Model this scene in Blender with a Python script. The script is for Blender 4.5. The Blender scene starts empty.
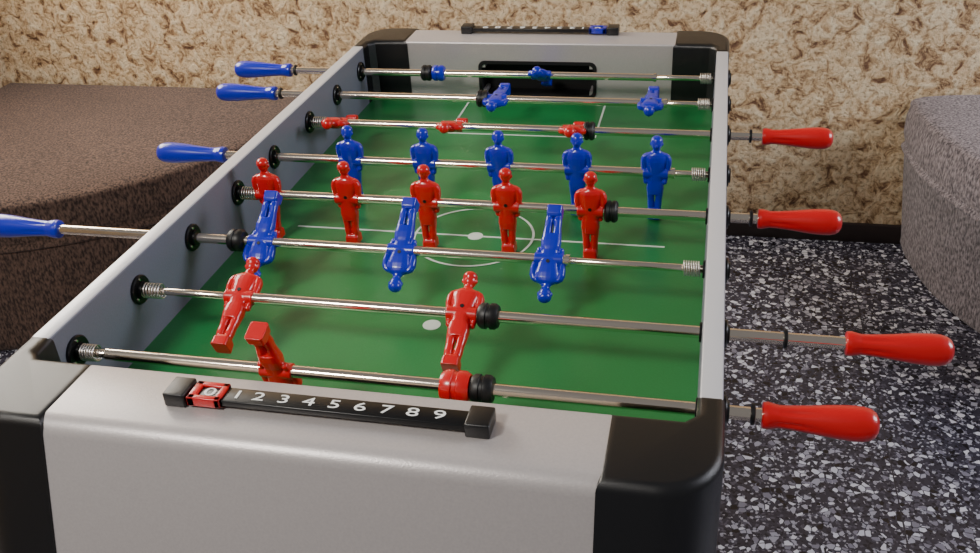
import bpy, bmesh, math, random
from mathutils import Vector, Matrix
random.seed(3)
H=0.80
W=.3713; T=.0237; HT=H+.0436; HF=H-.0824; YE=.598; YO=.697; XC=.2845; XO=W+T; ZB=H-.27
RY=[None,.5228,.3782,.2313,.0668,-.0770,-.2301,-.3785,-.5235]
C=bpy.context.scene.collection
# ---------------- materials
def mat(name,col,rough=.5,metal=0,spec=.5,bump=None,coat=0,var=None):
    m=bpy.data.materials.new(name); m.use_nodes=True; nt=m.node_tree; b=nt.nodes['Principled BSDF']
    b.inputs['Base Color'].default_value=(*col,1); b.inputs['Roughness'].default_value=rough
    b.inputs['Metallic'].default_value=metal; b.inputs['Specular IOR Level'].default_value=spec
    b.inputs['Coat Weight'].default_value=coat; b.inputs['Coat Roughness'].default_value=.12
    tc=nt.nodes.new('ShaderNodeTexCoord'); src=tc.outputs['Object']
    if bump:
        n=nt.nodes.new('ShaderNodeTexNoise'); n.inputs['Scale'].default_value=bump[0]; n.inputs['Detail'].default_value=4
        bp=nt.nodes.new('ShaderNodeBump'); bp.inputs['Strength'].default_value=bump[1]; bp.inputs['Distance'].default_value=.002
        nt.links.new(src,n.inputs['Vector']); nt.links.new(n.outputs['Fac'],bp.inputs['Height']); nt.links.new(bp.outputs['Normal'],b.inputs['Normal'])
    if var:
        n=nt.nodes.new('ShaderNodeTexNoise'); n.inputs['Scale'].default_value=var[0]; n.inputs['Detail'].default_value=5
        mx=nt.nodes.new('ShaderNodeMix'); mx.data_type='RGBA'
        mx.inputs[6].default_value=(*col,1); mx.inputs[7].default_value=(*var[1],1)
        nt.links.new(src,n.inputs['Vector']); nt.links.new(n.outputs['Fac'],mx.inputs[0]); nt.links.new(mx.outputs[2],b.inputs['Base Color'])
    return m
def lin(r,g,b): 
    f=lambda c:(c/255/12.92 if c/255<=.04045 else ((c/255+.055)/1.055)**2.4)
    return (f(r),f(g),f(b))
M_gray=mat('silver_laminate',lin(196,190,188),.34,.2,.5,bump=(500,.10),var=(350,lin(178,172,172)))
M_side_shaded=mat('silver_side_shaded',lin(126,129,142),.42,.15,.5,bump=(500,.15),var=(350,lin(112,115,127)))  # silver darkened in its base colour for the shadow on the inner walls
M_rail=mat('silver_rail',lin(214,214,218),.3,.1,.5)
M_black=mat('black_plastic',lin(12,12,14),.32,0,.6,bump=(1500,.2))
M_blk2=mat('black_gloss',lin(10,10,12),.28)
M_rub=mat('black_rubber',lin(11,11,13),.45)
M_blue=mat('blue_plastic',lin(8,26,185),.3,coat=.5)
M_red=mat('red_plastic',lin(208,4,12),.3,coat=.5)
M_chr=mat('chrome',lin(250,236,216),.14,1)
M_spr=mat('spring_steel',lin(225,220,215),.3,1)
M_field=mat('green_field',lin(22,110,52),.34,0,.5,bump=(260,.08),var=(400,lin(40,130,70)))
M_white=mat('white_print',lin(248,250,248),.5)
M_line=mat('field_line_white',lin(214,226,214),.5)
M_hole=mat('dark_hole',lin(6,6,7),.8)
M_base=mat('dark_brown_baseboard',lin(44,34,32),.5,bump=(60,.3))
# ---------------- helpers
def obj(name,me,parent=None,m=None,smooth=None):
    o=bpy.data.objects.new(name,me); C.objects.link(o)
    if parent: o.parent=parent
    if m: me.materials.clear(); me.materials.append(m)
    if smooth is not None:
        for p in me.polygons: p.use_smooth=True
        if smooth>0:
            try: me.set_sharp_from_angle(angle=math.radians(smooth))
            except Exception: pass
    return o
def bm2(bm,name): 
    me=bpy.data.meshes.new(name); bmesh.ops.recalc_face_normals(bm,faces=bm.faces); bm.to_mesh(me); bm.free(); return me
def box(name,x0,x1,y0,y1,z0,z1,parent,m,bev=0,seg=3):
    bm=bmesh.new(); bmesh.ops.create_cube(bm,size=1)
    for v in bm.verts: v.co=Vector(((x0+x1)/2+v.co.x*(x1-x0),(y0+y1)/2+v.co.y*(y1-y0),(z0+z1)/2+v.co.z*(z1-z0)))
    if bev: bmesh.ops.bevel(bm,geom=bm.edges[:],offset=bev,segments=seg,affect='EDGES',profile=.5)
    return obj(name,bm2(bm,name),parent,m,smooth=40 if bev else None)
def addlathe(bm,prof,seg=32,axis='X',center=(0,0,0)):
    rings=[]; c=Vector(center)
    for t,r in prof:
        ring=[]
        for k in range(seg):
            a=2*math.pi*k/seg; q={'X':(t,r*math.cos(a),r*math.sin(a)),'Y':(r*math.sin(a),t,r*math.cos(a)),'Z':(r*math.cos(a),r*math.sin(a),t)}[axis]
            ring.append(bm.verts.new(c+Vector(q)))
        rings.append(ring)
    for a,b in zip(rings,rings[1:]):
        for k in range(seg): bm.faces.new((a[k],a[(k+1)%seg],b[(k+1)%seg],b[k]))
    bm.faces.new(rings[0]); bm.faces.new(rings[-1])
def lathe(name,prof,center,parent,m,axis='X',seg=32,sm=40):
    bm=bmesh.new(); addlathe(bm,prof,seg,axis,center); return obj(name,bm2(bm,name),parent,m,smooth=sm)
def prism(name,poly,z0,z1,parent,m,bev_top=0,seg=4,sm=40):
    bm=bmesh.new()
    lo=[bm.verts.new((x,y,z0)) for x,y in poly]; hi=[bm.verts.new((x,y,z1)) for x,y in poly]
    n=len(poly); bm.faces.new(lo); top=bm.faces.new(hi)
    for k in range(n): bm.faces.new((lo[k],lo[(k+1)%n],hi[(k+1)%n],hi[k]))
    bmesh.ops.recalc_face_normals(bm,faces=bm.faces)
    if bev_top:
        bmesh.ops.bevel(bm,geom=list(top.edges),offset=bev_top,segments=seg,affect='EDGES',profile=.5)
    return obj(name,bm2(bm,name),parent,m,smooth=sm)
def curve(name,pts,r,parent,m):
    cu=bpy.data.curves.new(name,'CURVE'); cu.dimensions='3D'; cu.bevel_depth=r; cu.bevel_resolution=2
    s=cu.splines.new('POLY'); s.points.add(len(pts)-1)
    for q,a in zip(s.points,pts): q.co=(*a,1)
    cu.materials.append(m)
    tmp=bpy.data.objects.new(name,cu); C.objects.link(tmp)
    dg=bpy.context.evaluated_depsgraph_get(); me=bpy.data.meshes.new_from_object(tmp.evaluated_get(dg)); 
    bpy.data.objects.remove(tmp); 
    return obj(name,me,parent,m,smooth=0)
def flare(o):
    for v in o.data.vertices:
        ay=abs(v.co.y); k=min(1,max(0,(ay-YE)/(YO-YE)))
        d=max(0,HT-v.co.z)
        v.co.y+=math.copysign(.30*d*k,v.co.y)
# ---------------- table
tb=bpy.data.objects.new('foosball_table',None); C.objects.link(tb)
YC=.555
for s,n in((-1,'left'),(1,'right')):
    a,b=(W,XO) if s>0 else (-XO,-W)
    box('side_panel_'+n,a,b,-YC-.01,YC+.01,ZB,HT-.0015,tb,M_side_shaded,.002)
    box('side_rail_'+n,a+.0008,b-.0008,-YC-.005,YC+.005,HT-.004,HT,tb,M_rail,.0015)
box('underframe',-W+.002,W-.002,-YE,YE,ZB,HF-.012,tb,M_black)
box('playfield_board',-W-.001,W+.001,-YE-.001,YE+.001,HF-.012,HF,tb,M_field)
for s,n in((-1,'near'),(1,'far')):
    prof=[(YE,ZB),(YE,HT-.003),(YE+.001,HT-.001),(YE+.003,HT)]
    rr_=.016
    for k in range(11):
        a=math.radians(90-9*k); prof.append((YO-rr_+rr_*math.cos(a),HT-rr_+rr_*math.sin(a)))
    prof.append((YO,ZB))
    bm=bmesh.new(); A=[bm.verts.new((-XC-.008,s*y,z)) for y,z in prof]; B_=[bm.verts.new((XC+.008,s*y,z)) for y,z in prof]
    L=len(prof)
    for k in range(L): bm.faces.new((A[k],A[(k+1)%L],B_[(k+1)%L],B_[k]))
    bm.faces.new(A); bm.faces.new(B_[::-1])
    e=obj('end_panel_'+n,bm2(bm,'end_panel_'+n),tb,M_gray,smooth=40)
    flare(e)
    if s>0:
        bm=bmesh.new(); bmesh.ops.create_cube(bm,size=1)
        for v in bm.verts: v.co=Vector((v.co.x*.25,s*(YE+.01)+v.co.y*.07,H-.036+v.co.z*.074))
        bmesh.ops.bevel(bm,geom=[ed for ed in bm.edges if abs((ed.verts[0].co-ed.verts[1].co).y)>.01],offset=.012,segments=4,affect='EDGES')
        cut=obj('goal_cut',bm2(bm,'goal_cut'),None,M_hole)
        md=e.modifiers.new('b','BOOLEAN'); md.object=cut; md.operation='DIFFERENCE'; md.solver='EXACT'
        dg=bpy.context.evaluated_depsgraph_get(); nm=bpy.data.meshes.new_from_object(e.evaluated_get(dg)); e.modifiers.clear(); e.data=nm
        bpy.data.objects.remove(cut)
        for q in nm.polygons: q.use_smooth=False
    def rr(hw,hz,r,yy):
        out=[]
        for cx,cz,a0 in((hw-r,hz-r,0),(-hw+r,hz-r,90),(-hw+r,-hz+r,180),(hw-r,-hz+r,270)):
            for k in range(5):
                a=math.radians(a0+22.5*k); out.append((cx+r*math.cos(a),yy,H-.036+cz+r*math.sin(a)))
        return out
    bm=bmesh.new(); yf=s*(YE-.003); yb=s*(YE+.04) if s>0 else s*(YE-.0005)
    rs=[[bm.verts.new(q) for q in rr(*k)] for k in((.128,.040,.014,s*YE),(.128,.040,.014,yf),(.121,.0335,.011,yf),(.121,.0335,.011,yb))]
    for a,b in zip(rs,rs[1:]):
        for k in range(20): bm.faces.new((a[k],a[(k+1)%20],b[(k+1)%20],b[k]))
    bm.faces.new(rs[-1])
    obj('goal_frame_'+n,bm2(bm,'gf'),tb,M_hole,smooth=40)
pr=.0018
def cap(sx,sy,name):
    R=.062; X=XO+pr; Y=YO+pr
    poly=[(XC,YE-pr),(XC,Y)]
    for k in range(13):
        a=math.radians(90-7.5*k); poly.append((X-R+R*math.cos(a),Y-R+R*math.sin(a)))
    poly+=[(X,YC),(W-pr,YC),(W-pr,YE-pr-.012),(W-pr-.012,YE-pr)]
    poly=[(x*sx,y*sy) for x,y in poly]
    if sx*sy<0: poly=poly[::-1]
    flare(prism('corner_cap_'+name,poly,ZB-.004,HT+.002,tb,M_black,bev_top=.010,seg=6))
for sx in(-1,1):
    for sy in(-1,1): cap(sx,sy,('left' if sx<0 else 'right')+('_near' if sy<0 else '_far'))
for sx in(-1,1):
    lathe('cap_screw_%s'%('l' if sx<0 else 'r'),[(0,.005),(.002,.005),(.003,.003)],(sx*(XC+.035),-YO-pr-.003-.05,H-.125),tb,M_chr,axis='Y',seg=16)
for sx in(-1,1):
    for sy in(-1,1):
        cx,cy=sx*(XO-.06),sy*(YO-.07)
        box('leg_%d%d'%(sx>0,sy>0),cx-.045,cx+.045,cy-.045,cy+.045,.02,ZB,tb,M_black,.006)
        lathe('foot_%d%d'%(sx>0,sy>0),[(0,.03),(.012,.03),(.02,.012),(.03,.012)],(cx,cy,0),tb,M_rub,axis='Z')
# field markings
def strip(name,x0,x1,y0,y1): return box(name,x0,x1,y0,y1,HF,HF+.0006,tb,M_line)
def ring(name,cx,cy,r,w,n=96):
    bm=bmesh.new(); vs=[]
    for k in range(n):
        a=2*math.pi*k/n; c,s=math.cos(a),math.sin(a)
        vs.append((bm.verts.new((cx+(r-w/2)*c,cy+(r-w/2)*s,HF+.0007)),bm.verts.new((cx+(r+w/2)*c,cy+(r+w/2)*s,HF+.0007))))
    for k in range(n):
        a,b=vs[k],vs[(k+1)%n]; bm.faces.new((a[0],a[1],b[1],b[0]))
    return obj(name,bm2(bm,name),tb,M_line)
def disc(name,cx,cy,r):
    lathe(name,[(0,r),(.0007,r)],(cx,cy,HF),tb,M_line,axis='Z')
lw=.0040; CY=-.028
strip('centre_line',-.30,.31,CY-lw/2,CY+lw/2)
ring('centre_circle',.005,CY,.097,lw); disc('centre_spot',.008,CY,.0125)
for s in(-1,1):
    yb=CY+s*.426
    strip('box_line_%d'%s,-.149,.149,yb-lw/2,yb+lw/2)
    strip('box_side_a%d'%s,-.149-lw/2,-.149+lw/2,min(yb,s*YE),max(yb,s*YE))
    strip('box_side_b%d'%s,.149-lw/2,.149+lw/2,min(yb,s*YE),max(yb,s*YE))
disc('penalty_spot',.007,-.289,.0125)
# ---------------- player mesh
def superell(bm,secs,n=20):
    rings=[]
    for cx,cy,z,hx,hy,pw in secs:
        ringv=[]
        for k in range(n):
            a=2*math.pi*k/n; c,s=math.cos(a),math.sin(a)
            ringv.append(bm.verts.new((cx+hx*math.copysign(abs(c)**(2/pw),c),cy+hy*math.copysign(abs(s)**(2/pw),s),z)))
        rings.append(ringv)
    for a,b in zip(rings,rings[1:]):
        for k in range(n): bm.faces.new((a[k],a[(k+1)%n],b[(k+1)%n],b[k]))
    bm.faces.new(rings[0]); bm.faces.new(rings[-1])
def ell(bm,c,r):
    g=bmesh.ops.create_uvsphere(bm,u_segments=20,v_segments=14,radius=1)
    for v in g['verts']: v.co=Vector((c[0]+v.co.x*r[0],c[1]+v.co.y*r[1],c[2]+v.co.z*r[2]))
def make_player():
    bm=bmesh.new(); mm=.001
    def S(l): superell(bm,[(a*mm,b*mm,c*mm,d*mm,e*mm,f) for a,b,c,d,e,f in l])
    S([(0,0,-17,11.5,9,2.6),(0,0,-10,12,9,2.6),(0,0,0,13,9.5,2.6),(0,-.3,12,15,10.5,2.6),(0,-.3,22,17,10.5,2.6),(0,0,29,17,9.5,2.5),(0,0,33.5,14,8,2.3),(0,0,36.5,8,6,2),(0,0,40,5.4,5.4,2),(0,0,44,5.4,5.4,2)])
    S([(0,0,-36,12.5,9,3),(0,0,-26,14,9.8,3),(0,0,-17,13.2,9.5,3),(0,0,-12,12,9,2.6)])
    for s in(-1,1):
        S([(s*5.6,.5,-66,5,5.6,2.3),(s*5.9,1,-56,5.7,6.9,2.3),(s*6.3,.6,-47,5.3,6.3,2.3),(s*6.6,0,-40,6.0,7.2,2.3),(s*6.8,0,-30,6.8,8,2.3)])
        S([(s*15.5,-2,-12,3.8,4.3,2.2),(s*16.8,-1.5,-4,4,4.6,2.2),(s*18.8,0,6,4.0,4.9,2.2),(s*19.6,.3,15,4.8,5.8,2.2),(s*18.8,0,24,5.4,6.3,2.2),(s*17,0,30,4.6,5.5,2.2),(s*13,0,33.5,3.4,4.5,2)])
        ell(bm,(s*15*mm,-2.8*mm,-14*mm),(4.1*mm,4.7*mm,4.8*mm))
    ell(bm,(0,-.5*mm,51*mm),(8.8*mm,9.6*mm,11*mm)); ell(bm,(0,1*mm,55*mm),(9.5*mm,9.8*mm,8*mm))
    ell(bm,(0,-9.9*mm,50*mm),(1.6*mm,1.9*mm,2.5*mm))
    for s in(-1,1): ell(bm,(s*9.1*mm,0,50*mm),(1.4*mm,2.1*mm,2.9*mm))
    S([(0,-1.5,-78,11,12.5,7),(0,-1.5,-66,10.5,11.5,7),(0,-.5,-62,9,8.5,4)])
    addlathe(bm,[(-.0195,.0095),(.0195,.0095)],24,'X')
    me=bm2(bm,'player_src')
    o=bpy.data.objects.new('src',me); C.objects.link(o)
    r=o.modifiers.new('r','REMESH'); r.mode='VOXEL'; r.voxel_size=.00075; r.use_smooth_shade=True
    s=o.modifiers.new('s','SMOOTH'); s.factor=.5; s.iterations=2
    dg=bpy.context.evaluated_depsgraph_get(); out=bpy.data.meshes.new_from_object(o.evaluated_get(dg)); bpy.data.objects.remove(o)
    for q in out.polygons: q.use_smooth=True
    return out
pm=make_player()
pmB=pm; pmB.name='blue_player'; pmB.materials.clear(); pmB.materials.append(M_blue)
pmR=pm.copy(); pmR.name='red_player'; pmR.materials.clear(); pmR.materials.append(M_red)
pn=[0,0]
bm=bmesh.new(); addlathe(bm,[(.0088,.0026),(.0106,.0026)],16,'Y',(0,0,.006)); scr=bm2(bm,'screw'); scr.materials.append(M_rub)
def player(x,i,alpha,red):
    pn[red]+=1
    nm=('red' if red else 'blue')+'_player_%d'%pn[red]
    o=bpy.data.objects.new(nm,pmR if red else pmB); C.objects.link(o); o.parent=tb
    base=Matrix.Translation((x,RY[i],H))@Matrix.Rotation(math.radians(alpha),4,'X')@Matrix.Rotation(math.pi if red else 0,4,'Z')
    o.matrix_local=base
    s=bpy.data.objects.new(nm+'_screw',scr); C.objects.link(s); s.parent=tb; s.matrix_local=base
def rodcyl(name,x0,x1,y,r,m=M_chr):
    return lathe(name,[(x0,r*.9),(x0+.0008,r),(x1-.0008,r),(x1,r*.9)],(0,y,H),tb,m,'X',24)
def bumper(x,i,wd=.022,m=M_rub,r=.0165,nm='bumper'):
    lathe('%s_%d'%(nm,i),[(x-wd/2,r*.55),(x-wd/2+.0005,r*.82),(x-wd*.32,r),(x-wd*.1,r),(x-wd*.06,r*.9),(x+wd*.06,r*.9),(x+wd*.1,r),(x+wd*.32,r),(x+wd/2-.0005,r*.82),(x+wd/2,r*.55)],(0,RY[i],H),tb,m)
HP=[(0,.0115),(.001,.0138),(.006,.0145),(.012,.0135),(.018,.0122),(.028,.0125),(.045,.0140),(.060,.0156),(.080,.0176),(.095,.0184),(.105,.0180),(.112,.0164),(.117,.0133),(.120,.008),(.121,.003)]
def handle(x,i,side,red):
    sc=.95 if side>0 else 1.10
    bm=bmesh.new(); seg=48; rings=[]
    fine=[]
    for (t0,r0),(t1,r1) in zip(HP,HP[1:]):
        for k in range(3): fine.append((t0+(t1-t0)*k/3,r0+(r1-r0)*k/3))
    fine.append(HP[-1])
    for t,r in fine:
        fl=max(0,1-abs(t-.034)/.030)
        ring=[]
        for k in range(seg):
            a=2*math.pi*k/seg; q=r*(1-.13*fl*max(0,math.cos(6*a)))
            ring.append(bm.verts.new((x+side*t*sc,RY[i]+q*math.cos(a),H+q*math.sin(a))))
        rings.append(ring)
    for a,b in zip(rings,rings[1:]):
        for k in range(seg): bm.faces.new((a[k],a[(k+1)%seg],b[(k+1)%seg],b[k]))
    bm.faces.new(rings[0]); bm.faces.new(rings[-1])
    obj('handle_%d'%i,bm2(bm,'handle'),tb,M_red if red else M_blue,smooth=50)
def spring(x0,x1,i,r=.0098):
    n=7; pts=[(x0+(x1-x0)*k/(n*14),RY[i]+r*math.cos(2*math.pi*k/14),H+r*math.sin(2*math.pi*k/14)) for k in range(n*14+1)]
    curve('spring_%d'%i,pts,.0011,tb,M_spr)
def bushing(i,s):
    x=s*W; y=RY[i]
    if s<0:
        pf=[(x,.0205),(x-s*.003,.0205),(x-s*.0045,.019),(x-s*.0045,.012),(x-s*.009,.0115),(x-s*.009,.006)]
    else: pf=[(x,.012),(x-s*.003,.012),(x-s*.003,.006)]
    lathe('bushing_in_%d_%d'%(i,s>0),pf,(0,y,H),tb,M_blk2)
    if s<0:
        for k in range(3):
            a=math.radians(90+120*k); lathe('bushing_screw_%d_%d'%(i,k),[(x-s*.004,.0022),(x-s*.0058,.0016)],(0,y+.0155*math.cos(a),H+.0155*math.sin(a)),tb,M_chr,seg=10)
    x=s*XO
    lathe('bushing_out_%d_%d'%(i,s>0),[(x,.0175),(x+s*.004,.0175),(x+s*.0055,.016),(x+s*.0055,.012),(x+s*.008,.011)],(0,y,H),tb,M_blk2)
spec={1:(0,-.530),2:(0,-.502),3:(1,.455),4:(0,-.462),5:(1,.441),6:(0,-.594),7:(1,.532),8:(1,.436)}
men={1:([.023],64),2:([-.039,.257],86),3:([-.313,-.092,.132],70),4:([-.228,-.096,.032,.161,.287],2),5:([-.317,-.182,-.053,.074,.201],0),6:([-.259,-.046,.164],128),7:([-.223,.079],-66),8:([-.107],199)}
thick0={1:.255,2:.285,4:.315,6:.19}
for i in range(1,9):
    red,hx=spec[i]; y=RY[i]
    bushing(i,-1); bushing(i,1)
    if red:
        t0={8:-.33,7:-.235,5:-.33,3:-.335}[i]
        rodcyl('rod_inner_%d'%i,-W+.002,t0+.01,y,.0052); rodcyl('rod_tube_%d'%i,t0,hx+.002,y,.0074)
        spring(-W+.006,-W+.036 if i!=8 else -W+.03,i); handle(hx,i,1,1)
    else:
        t0=thick0[i]
        rodcyl('rod_inner_%d'%i,t0-.01,W-.002,y,.0052); rodcyl('rod_tube_%d'%i,hx-.002,t0,y,.0074)
        spring(W-.028,W-.006,i); handle(hx,i,-1,0)
        lathe('rod_end_ring_%d'%i,[(t0-.003,.0088),(t0+.002,.0088),(t0+.003,.006)],(0,y,H),tb,M_chr)
    for x in men[i][0]: player(x,i,men[i][1],red)
bumper(-.222,1); bumper(-.068,2); bumper(.160,3,.02); bumper(.232,5,.02); bumper(-.298,6,.024); bumper(.113,7,.026); bumper(.138,8,.026)
bumper(-.196,1,.026,M_blue,.0165,'stop_collar'); bumper(.108,8,.034,M_red,.0185,'stop_collar')
def oring(x,i): lathe('ring_%d_%d'%(i,int(abs(x)*1000)),[(x-.0025,.0085),(x-.0015,.0115),(x+.0015,.0115),(x+.0025,.0085)],(0,RY[i],H),tb,M_rub)
oring(.466,7); oring(.436,3); oring(.432,5); oring(.427,8); oring(-.492,2); oring(-.52,1)
# ---------------- scorers
def scorer(name,yc,flip,mk):
    g=-1 if flip else 1
    def B(nm,x0,x1,y0,y1,z0,z1,m,b=.001): 
        xs=sorted((g*x0,g*x1)); ys=sorted((yc+g*y0,yc+g*y1)); return box(nm,xs[0],xs[1],ys[0],ys[1],HT+z0,HT+z1,tb,m,b)
    B(name+'_bar',-.155,.165,-.0115,.0115,.004,.0115,M_blk2,.0012)
    B(name+'_block_a',-.167,-.143,-.0155,.0155,0,.0165,M_black,.002)
    B(name+'_block_b',.153,.178,-.0155,.0155,0,.0165,M_black,.002)
    B(name+'_marker_top',-.141,-.104,.0078,.0145,.003,.0140,mk,.0012); B(name+'_marker_bot',-.141,-.104,-.0145,-.0078,.003,.0140,mk,.0012)
    B(name+'_marker_l',-.141,-.132,-.0145,.0145,.003,.0140,mk,.0012);B(name+'_marker_r',-.111,-.104,-.0145,.0145,.003,.0140,mk,.0012)
    for d in range(10):
        cu=bpy.data.curves.new('digit','FONT'); cu.body=str(d); cu.size=.021; cu.align_x='CENTER'; cu.align_y='CENTER'; cu.extrude=.0002
        cu.materials.append(M_white); o=bpy.data.objects.new(name+'_digit_%d'%d,cu); C.objects.link(o); o.parent=tb
        o.location=(g*(-.121+.0273*d+(.004 if d==1 else 0)),yc,HT+.0118); o.scale=(1.35,.85,1); o.rotation_euler=(0,0,math.pi if flip else 0)
scorer('scorer_near',-.640,False,M_red); scorer('scorer_far',.672,True,M_blue)
# ---------------- room
def procmat(name): 
    m=bpy.data.materials.new(name); m.use_nodes=True; return m,m.node_tree,m.node_tree.nodes['Principled BSDF']
m,nt,b=procmat('terrazzo'); N=nt.nodes.new; Lk=nt.links.new
tc=N('ShaderNodeTexCoord')
nz=N('ShaderNodeTexNoise'); nz.inputs['Scale'].default_value=25
mxv=N('ShaderNodeMix'); mxv.data_type='VECTOR'; mxv.inputs[0].default_value=.012
Lk(tc.outputs['Object'],nz.inputs['Vector']); Lk(tc.outputs['Object'],mxv.inputs[4]); Lk(nz.outputs['Color'],mxv.inputs[5])
def chips(scale,edge,ramp,prev,thr):
    v=N('ShaderNodeTexVoronoi'); v.inputs['Scale'].default_value=scale; v.inputs['Randomness'].default_value=1
    v2=N('ShaderNodeTexVoronoi'); v2.feature='DISTANCE_TO_EDGE'; v2.inputs['Scale'].default_value=scale; v2.inputs['Randomness'].default_value=1
    for q in(v,v2): Lk(mxv.outputs[1],q.inputs['Vector'])
    sep=N('ShaderNodeSeparateColor'); Lk(v.outputs['Color'],sep.inputs[0])
    e=N('ShaderNodeMath'); e.operation='GREATER_THAN'; e.inputs[1].default_value=edge; Lk(v2.outputs['Distance'],e.inputs[0])
    g=N('ShaderNodeMath'); g.operation='GREATER_THAN'; g.inputs[1].default_value=thr; Lk(sep.outputs[0],g.inputs[0])
    mu=N('ShaderNodeMath'); mu.operation='MULTIPLY'; Lk(e.outputs[0],mu.inputs[0]); Lk(g.outputs[0],mu.inputs[1])
    r=N('ShaderNodeValToRGB'); r.color_ramp.interpolation='CONSTANT'; el=r.color_ramp.elements
    el[0].position=0; el[0].color=(*ramp[0],1); el[1].position=1/len(ramp); el[1].color=(*ramp[1],1)
    for k in range(2,len(ramp)): q=el.new(k/len(ramp)); q.color=(*ramp[k],1)
    Lk(sep.outputs[1],r.inputs[0])
    mx=N('ShaderNodeMix'); mx.data_type='RGBA'; Lk(mu.outputs[0],mx.inputs[0]); Lk(prev,mx.inputs[6]); Lk(r.outputs[0],mx.inputs[7]); return mx.outputs[2]
base=N('ShaderNodeRGB'); base.outputs[0].default_value=(*lin(62,60,72),1)
o1=chips(170,.05,[lin(38,37,46),lin(92,90,104),lin(176,176,188),lin(56,54,66)],base.outputs[0],.35)
o2=chips(78,.07,[lin(232,233,243),lin(140,138,152),lin(30,29,36),lin(180,179,192),lin(236,236,244)],o1,.68)
br=N('ShaderNodeTexBrick'); br.offset=0; br.inputs['Scale'].default_value=1; br.inputs['Brick Width'].default_value=.4; br.inputs['Row Height'].default_value=.4; br.inputs['Mortar Size'].default_value=.0015
Lk(tc.outputs['Object'],br.inputs['Vector'])
mx=N('ShaderNodeMix'); mx.data_type='RGBA'; Lk(br.outputs['Fac'],mx.inputs[0]); Lk(o2,mx.inputs[6]); mx.inputs[7].default_value=(*lin(56,54,62),1)
Lk(mx.outputs[2],b.inputs['Base Color']); b.inputs['Roughness'].default_value=.25
M_floor=m
m,nt,b=procmat('cork_wallpaper'); N=nt.nodes.new; Lk=nt.links.new
tc=N('ShaderNodeTexCoord'); mp=N('ShaderNodeMapping'); Lk(tc.outputs['Object'],mp.inputs[0])
n1=N('ShaderNodeTexNoise'); n1.inputs['Scale'].default_value=24; n1.inputs['Detail'].default_value=7; n1.inputs['Roughness'].default_value=.68; n1.inputs['Distortion'].default_value=.8
n2=N('ShaderNodeTexNoise'); n2.inputs['Scale'].default_value=90; n2.inputs['Detail'].default_value=5; n2.inputs['Roughness'].default_value=.7
for n in(n1,n2): Lk(mp.outputs[0],n.inputs['Vector'])
r1=N('ShaderNodeValToRGB'); e=r1.color_ramp.elements; e[0].position=.37; e[0].color=(*lin(112,76,50),1); e[1].position=.43; e[1].color=(*lin(192,158,116),1)
q=e.new(.50); q.color=(*lin(226,198,158),1); q=e.new(.66); q.color=(*lin(248,230,196),1)
Lk(n1.outputs['Fac'],r1.inputs[0])
r2=N('ShaderNodeValToRGB'); e=r2.color_ramp.elements; e[0].position=.38; e[0].color=(.38,.29,.21,1); e[1].position=.5; e[1].color=(1,1,1,1); Lk(n2.outputs['Fac'],r2.inputs[0])
mx=N('ShaderNodeMix'); mx.data_type='RGBA'; mx.blend_type='MULTIPLY'; mx.inputs[0].default_value=.75; Lk(r1.outputs[0],mx.inputs[6]); Lk(r2.outputs[0],mx.inputs[7])
Lk(mx.outputs[2],b.inputs['Base Color']); b.inputs['Roughness'].default_value=.65
ad=N('ShaderNodeMath'); ad.operation='MULTIPLY_ADD'; ad.inputs[1].default_value=.5; Lk(n2.outputs['Fac'],ad.inputs[0]); Lk(n1.outputs['Fac'],ad.inputs[2])
bp=N('ShaderNodeBump'); bp.inputs['Strength'].default_value=.85; bp.inputs['Distance'].default_value=.016; Lk(ad.outputs[0],bp.inputs['Height']); Lk(bp.outputs['Normal'],b.inputs['Normal'])
M_wall=m
def fabric(name,c0,c1):
    m,nt,b=procmat(name); N=nt.nodes.new; Lk=nt.links.new
    tc=N('ShaderNodeTexCoord')
    mp=N('ShaderNodeMapping'); mp.inputs['Scale'].default_value=(1,1,.4); Lk(tc.outputs['Object'],mp.inputs[0])
    n1=N('ShaderNodeTexNoise'); n1.inputs['Scale'].default_value=190; n1.inputs['Detail'].default_value=3; Lk(mp.outputs[0],n1.inputs['Vector'])
    n2=N('ShaderNodeTexNoise'); n2.inputs['Scale'].default_value=4; n2.inputs['Detail'].default_value=4; Lk(tc.outputs['Object'],n2.inputs['Vector'])
    r=N('ShaderNodeValToRGB'); e=r.color_ramp.elements; e[0].position=.36; e[0].color=(*c0,1); e[1].position=.64; e[1].color=(*c1,1); Lk(n1.outputs['Fac'],r.inputs[0])
    r3=N('ShaderNodeValToRGB'); e=r3.color_ramp.elements; e[0].position=.35; e[0].color=(.85,.84,.84,1); e[1].position=.65; e[1].color=(1,1,1,1); Lk(n2.outputs['Fac'],r3.inputs[0])
    mx=N('ShaderNodeMix'); mx.data_type='RGBA'; mx.blend_type='MULTIPLY'; mx.inputs[0].default_value=1; Lk(r.outputs[0],mx.inputs[6]); Lk(r3.outputs[0],mx.inputs[7]); Lk(mx.outputs[2],b.inputs['Base Color'])
    b.inputs['Roughness'].default_value=.95; b.inputs['Sheen Weight'].default_value=.1
    bp=N('ShaderNodeBump'); bp.inputs['Strength'].default_value=.8; bp.inputs['Distance'].default_value=.003; Lk(n1.outputs['Fac'],bp.inputs['Height']); Lk(bp.outputs['Normal'],b.inputs['Normal'])
    return m
F1=fabric('brown_fabric',lin(48,36,32),lin(114,90,78)); F2=fabric('grey_fabric',lin(80,73,78),lin(160,150,154))
WY=1.38
box('floor',-2.1,3.2,-2.6,WY+.1,-.05,0,None,M_floor)
box('wall_back',-2.1,3.2,WY,WY+.1,0,2.5,None,M_wall)
box('wall_left',-2.1,-2.0,-2.6,WY,0,2.5,None,M_wall)
box('baseboard_back',-2.0,3.2,WY-.012,WY,0,.062,None,M_base,.003)
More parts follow.
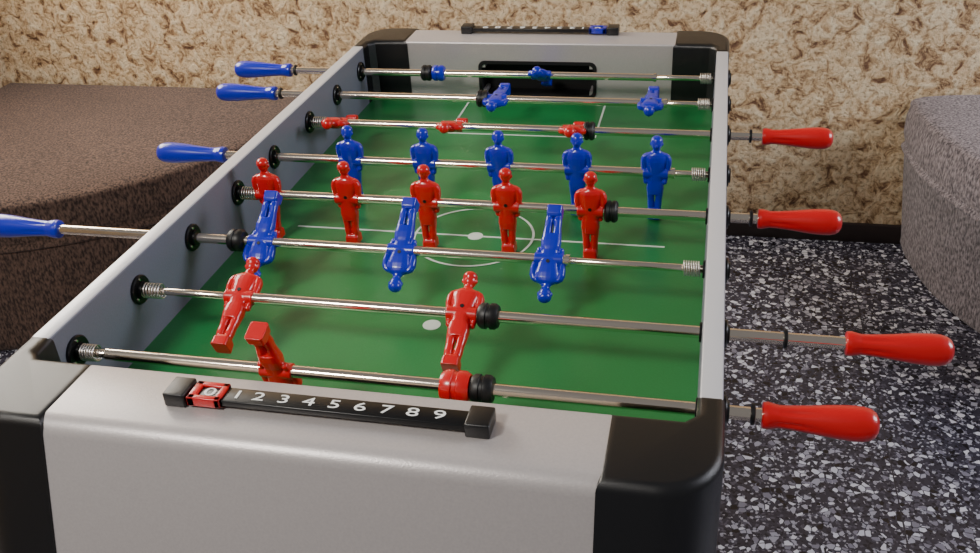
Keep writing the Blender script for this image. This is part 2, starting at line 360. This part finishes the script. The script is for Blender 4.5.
wn=bpy.data.objects.new('window_1',None); C.objects.link(wn)
for nm,a in(('frame_bottom',(-.1,1.35,1.15,1.2)),('frame_top',(-.1,1.35,2.35,2.4)),('frame_a',(-.1,-.05,1.2,2.35)),('frame_b',(1.30,1.35,1.2,2.35)),('mullion',(.62,.66,1.2,2.35))):
    box(nm,-2.0,-1.96,a[0],a[1],a[2],a[3],wn,M_rail,.004)
def pouf(name,cx,cy,R,h,tp,m):
    prof=[(0.0,R-tp-.01),(0.012,R-tp),(.03,R-tp),(.29,R-.004),(.298,R+.006),(.306,R+.006),(.314,R-.002),(.34,R+.006),(.385,R+.006),(.41,R),(.418,R+.002),(.424,R),(.430,R-.008),(.436,R-.03),(.442,R-.09),(.448,R-.25),(.45,R-.5),(.45,.02)]
    prof=[(z*h/.45,r) for z,r in prof]
    bm=bmesh.new(); addlathe(bm,prof,160,'Z',(cx,cy,0))
    bmesh.ops.bisect_plane(bm,geom=bm.verts[:]+bm.edges[:]+bm.faces[:],plane_co=(0,WY-.016,0),plane_no=(0,1,0),clear_outer=True)
    bmesh.ops.bisect_plane(bm,geom=bm.verts[:]+bm.edges[:]+bm.faces[:],plane_co=(-1.99,0,0),plane_no=(-1,0,0),clear_outer=True)
    return obj(name,bm2(bm,name),None,m,smooth=50)
pouf('curved_sofa',-1.72,1.32,.87,.445,-.03,F1)
pouf('curved_sofa.001',1.80,1.34,.885,.485,.04,F2)
# ---------------- lights
def area(name,loc,target,size,power,col):
    l=bpy.data.lights.new(name,'AREA'); l.shape='RECTANGLE'; l.size,l.size_y=size; l.energy=power; l.color=col
    o=bpy.data.objects.new(name,l); C.objects.link(o); o.location=loc
    o.rotation_euler=(Vector(target)-Vector(loc)).to_track_quat('-Z','Y').to_euler(); return o
area('window_light_left',(-1.93,.65,1.78),(-1,.5,1.5),(1.3,1.1),78,(1,.93,.82))
area('fill_light_behind',(-.9,-1.7,2.5),(0,0,.8),(.5,.4),40,(1,.95,.88))  # added area fill above and behind the camera, not a known fixture
area('window_light_right',(2.9,.4,1.9),(.6,.8,.5),(1.0,1.0),55,(.88,.9,1))
w=bpy.data.worlds.new('world'); bpy.context.scene.world=w; w.use_nodes=True
w.node_tree.nodes['Background'].inputs[0].default_value=(.94,.94,1,1); w.node_tree.nodes['Background'].inputs[1].default_value=.19
# ---------------- camera
yaw,pitch,roll=.2498,.5347,-.0625
cy,sy=math.cos(yaw),math.sin(yaw)
fw=Vector((-sy*math.cos(pitch),cy*math.cos(pitch),-math.sin(pitch))); rt=Vector((cy,sy,0)); up=rt.cross(fw)
r2=rt*math.cos(roll)+up*math.sin(roll); u2=-rt*math.sin(roll)+up*math.cos(roll)
M=Matrix((( r2.x,u2.x,-fw.x,.3592),(r2.y,u2.y,-fw.y,-1.3257),(r2.z,u2.z,-fw.z,.6365+H),(0,0,0,1)))
cd=bpy.data.cameras.new('camera'); cd.sensor_width=36; cd.lens=940.25/980*36; cd.clip_start=.02
co=bpy.data.objects.new('camera',cd); C.objects.link(co); co.matrix_world=M
bpy.context.scene.camera=co
